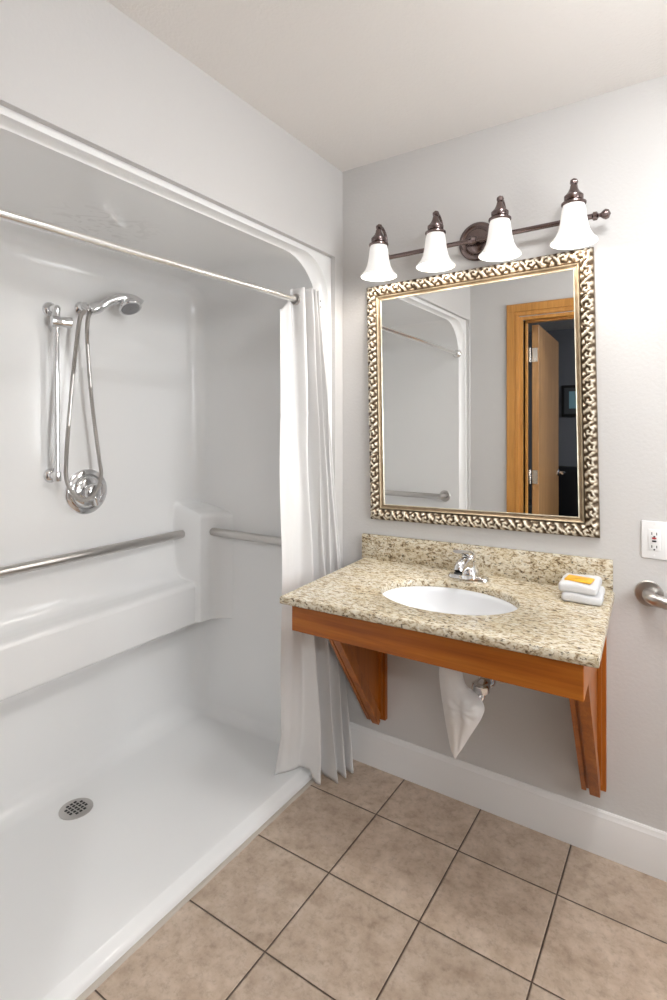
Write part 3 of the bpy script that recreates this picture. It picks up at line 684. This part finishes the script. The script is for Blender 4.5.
def carve(s, t, side):
    tt = t / CW; base = .012 + .017 * sin(pi * min(1, max(0, tt)) ** .9) ** .8
    q = s / PER; a = q - math.floor(q) - .5; b = tt - .52
    flip = 1 if math.floor(q) % 2 == 0 else 1
    ci = math.floor(q) + 31 * side; a += .10 * sin(ci * 12.9898); b += .06 * sin(ci * 78.233)
    th = atan2(b * flip, a); r = sqrt((a * 1.0) ** 2 + (b * .95) ** 2) * (1 + .13 * cos(5 * th + ci))
    sp = cos(2 * pi * (r * 2.7) - th + .4)                        # scroll
    fan = cos(2 * pi * (a * 2.0 + flip * (1.5 * b - 1.1 * b * abs(b))) + .8 * sin(5 * b))   # acanthus lobes leaning one way, then the other
    wgt = sstep(.46, .26, r) * .9
    nz = .35 * sin(s * 613 + 7 * side + t * 377) * sin(s * 291 + t * 811 + 1.3 * side)
    o = (lerp(fan, sp, wgt) + nz) * sstep(0, .12, tt) * sstep(1, .88, tt)
    o = max(-1, min(1, o * 1.25))
    return base + .0042 * o, 0.40 + .5 * o - .25 * (1 - sstep(0, .2, tt)) - .35 * sstep(.9, 1, tt)
frame_strip(0, CW, 20, .0018, carve).build('carved_frame', 'gilt', mr, angle=180, att=True)
IW = .064
def inner(s, t, side):
    k = (t - CW) / (IW - CW)
    h = [(0, .010), (.08, .016), (.2, .0185), (.34, .016), (.44, .0125), (.62, .0105), (.76, .0105), (.84, .013), (.92, .0135), (1, .006)]
    for (ka, ha), (kb, hb) in zip(h, h[1:]):
        if ka <= k <= kb: hv = lerp(ha, hb, (k - ka) / (kb - ka)); break
    else: hv = h[-1][1]
    p = .12 if k < .06 else .60 if k < .32 else .24 if k < .46 else .38 if k < .78 else .92
    return hv, p
frame_strip(CW, IW, 20, .02, inner).build('inner_moulding', 'gilt_smooth', mr, angle=60, att=True)
ed = MB()
hw, hh = MW / 2, MH / 2
for (a0, c0), (a1, c1) in zip([(-hw, -hh), (hw, -hh), (hw, hh), (-hw, hh)], [(hw, -hh), (hw, hh), (-hw, hh), (-hw, -hh)]):
    ed.add([MT(a0, .001, c0), MT(a1, .001, c1), MT(a1, .0125, c1), MT(a0, .0125, c0)], [(0, 1, 2, 3)], [.2] * 4)
ed.build('frame_edge', 'gilt', mr, smooth=False, att=True)
gw, gh = hw - IW + .004, hh - IW + .004
MB().add([MT(a, d, c) for d in (.0085, .003) for a, c in ((-gw, -gh), (gw, -gh), (gw, gh), (-gw, gh))], [(0, 1, 2, 3), (4, 7, 6, 5), (0, 4, 5, 1), (1, 5, 6, 2), (2, 6, 7, 3), (3, 7, 4, 0)]).build('mirror_glass', 'mirror', mr, smooth=False)

# ------------------------------------------------------------------ vanity light
vl_ = thing('vanity_light', (.56, 0, 2.06), 'dark bronze four lamp vanity light with white bell shades above the mirror', 'wall light')
RY, RZ = -.058, 2.045
MB().lathe([(.070, 0), (.070, .006), (.066, .012), (.056, .016), (.053, .014), (.044, .014), (.040, .018), (.020, .022), (0, .023)], (.585, 0, 2.058), (0, -1, 0), 48, caps=False).build('backplate', 'bronze', vl_)
MB().tube([(.585, -.02, 2.052), (.585, RY, RZ + .002)], .009, 14).lathe([(.0, -.017), (.011, -.013), (.0165, 0), (.011, .013), (0, .017)], (.585, RY, RZ + .001), (1, 0, 0), 20, caps=False).build('post', 'bronze', vl_)
MB().tube([(.205, RY, RZ - .004), (.985, RY, RZ + .006)], .0085, 16).build('rod', 'bronze', vl_)
for s, x in ((-1, .205), (1, .985)):
    MB().lathe([(.0085, -.012), (.0135, -.008), (.0135, .002), (.006, .007), (.006, .012), (.0125, .019), (.0165, .027), (.0135, .036), (0, .042)], (x, RY, RZ + s * .005), (s, 0, 0), 20, caps=False).build('finial', 'bronze', vl_)
SHX = (.238, .469, .699, .929)
shade_prof = [(.0315, .122), (.034, .118), (.0375, .105), (.040, .085), (.0435, .062), (.049, .040), (.057, .024), (.067, .012), (.074, .005), (.0745, .002), (.071, .002), (.062, .013), (.052, .026), (.044, .044), (.039, .064), (.036, .086), (.034, .105), (.030, .117)]
for i, x in enumerate(SHX):
    z0 = 1.953 + .004 * (i / 3); y = -.118
    MB().lathe([(r * .94, h) for r, h in shade_prof], (x, y, z0), (0, 0, 1), 40, caps=False).build('lamp_shade', 'shade', vl_)
    MB().lathe([(.0, .118), (.034, .118), (.037, .121), (.037, .126), (.030, .130), (.027, .134), (.0285, .138), (.0285, .148), (.024, .152), (.0175, .160), (.0115, .172), (.010, .180), (.0, .182)], (x, y, z0), (0, 0, 1), 26, caps=False).build('shade_cap', 'bronze', vl_)
    zz = z0 + .150
    arm = MB().tube([(x, RY, RZ), (x, RY + .004, RZ + .045), (x, RY - .004, zz + .022), (x, RY - .028, zz + .044), (x, y + .008, zz + .046), (x, y, zz + .030)], .0058, 12, smooth=6)
    arm.lathe([(0, -.0125), (.009, -.009), (.0125, 0), (.009, .009), (0, .0125)], (x, y + .004, zz + .042), (1, 0, 0), 16, caps=False)
    arm.lathe([(.0105, -.012), (.0125, 0), (.0105, .012)], (x, RY, RZ), (1, 0, 0), 16)
    arm.build('arm', 'bronze', vl_)
    ld = bpy.data.lights.new('sconce_bulb', 'POINT'); ld.energy = BULB_W; ld.color = (1, .93, .85); ld.shadow_soft_size = .028
    lo = bpy.data.objects.new('sconce_bulb', ld); COL.objects.link(lo); lo.parent = vl_; lo.location = Vector((x, y, z0 + .022)) - Vector(vl_.location)

# ------------------------------------------------------------------ outlet
ot = thing('wall_outlet', (1.141, 0, 1.034), 'white outlet plate with red and black buttons above right grab bar', 'outlet')
MB().box(1.106, 1.176, -.006, -.0003, .976, 1.092, .0025, 3).build('cover_plate', 'white_plastic', ot)
rc = MB().box(1.1245, 1.1575, -.0085, -.0055, 1.001, 1.067, .001).build('receptacle', 'white_plastic', ot)
for zc in (1.054, 1.014):
    for dx in (-.0065, .0065): MB().box(1.141 + dx - .0012, 1.141 + dx + .0012, -.0088, -.008, zc - .004, zc + .004).build('slot', 'dark', rc, smooth=False)
    MB().lathe([(.0025, 0), (.0025, .0004)], (1.141, -.0085, zc - .009), (0, -1, 0), 12).build('ground_hole', 'dark', rc, smooth=False)
MB().box(1.135, 1.147, -.0105, -.008, 1.0375, 1.0425, .0005).build('reset_button', 'red', rc)
MB().box(1.135, 1.147, -.0105, -.008, 1.0285, 1.0335, .0005).build('test_button', 'black', rc)
for z in (.985, 1.083): MB().lathe([(.003, 0), (.003, .0008), (0, .001)], (1.141, -.006, z), (0, -1, 0), 12, caps=False).build('screw', 'white_plastic', ot)

# ------------------------------------------------------------------ the room's ceiling lamp (above the frame)
for lx, ly, lab in ((1.30, -.82, 'round ceiling light with glowing diffuser above the bathroom floor'),):
    cl_ = thing('ceiling_light', (lx, ly, H), lab, 'ceiling light')
    MB().lathe([(.165, 0), (.165, .022), (.150, .028)], (lx, ly, H), (0, 0, -1), 40).build('lamp_base', 'white_plastic', cl_)
    MB().lathe([(.148, .026), (.145, .045), (.125, .066), (.085, .082), (.04, .089), (0, .090)], (lx, ly, H), (0, 0, -1), 40, caps=False).build('diffuser', 'diffuser', cl_)
hl_ = thing('ceiling_light', (2.1, -3.3, H), 'dim round ceiling light in the dark room beyond the doorway', 'ceiling light')  # lamp added out of view to brighten the hall
MB().lathe([(.13, 0), (.13, .02), (.12, .026)], (2.1, -3.3, H), (0, 0, -1), 32).build('lamp_base', 'white_plastic', hl_)
MB().lathe([(.118, .024), (.112, .045), (.08, .068), (.03, .078), (0, .079)], (2.1, -3.3, H), (0, 0, -1), 32, caps=False).build('diffuser', 'diffuser_dim', hl_)
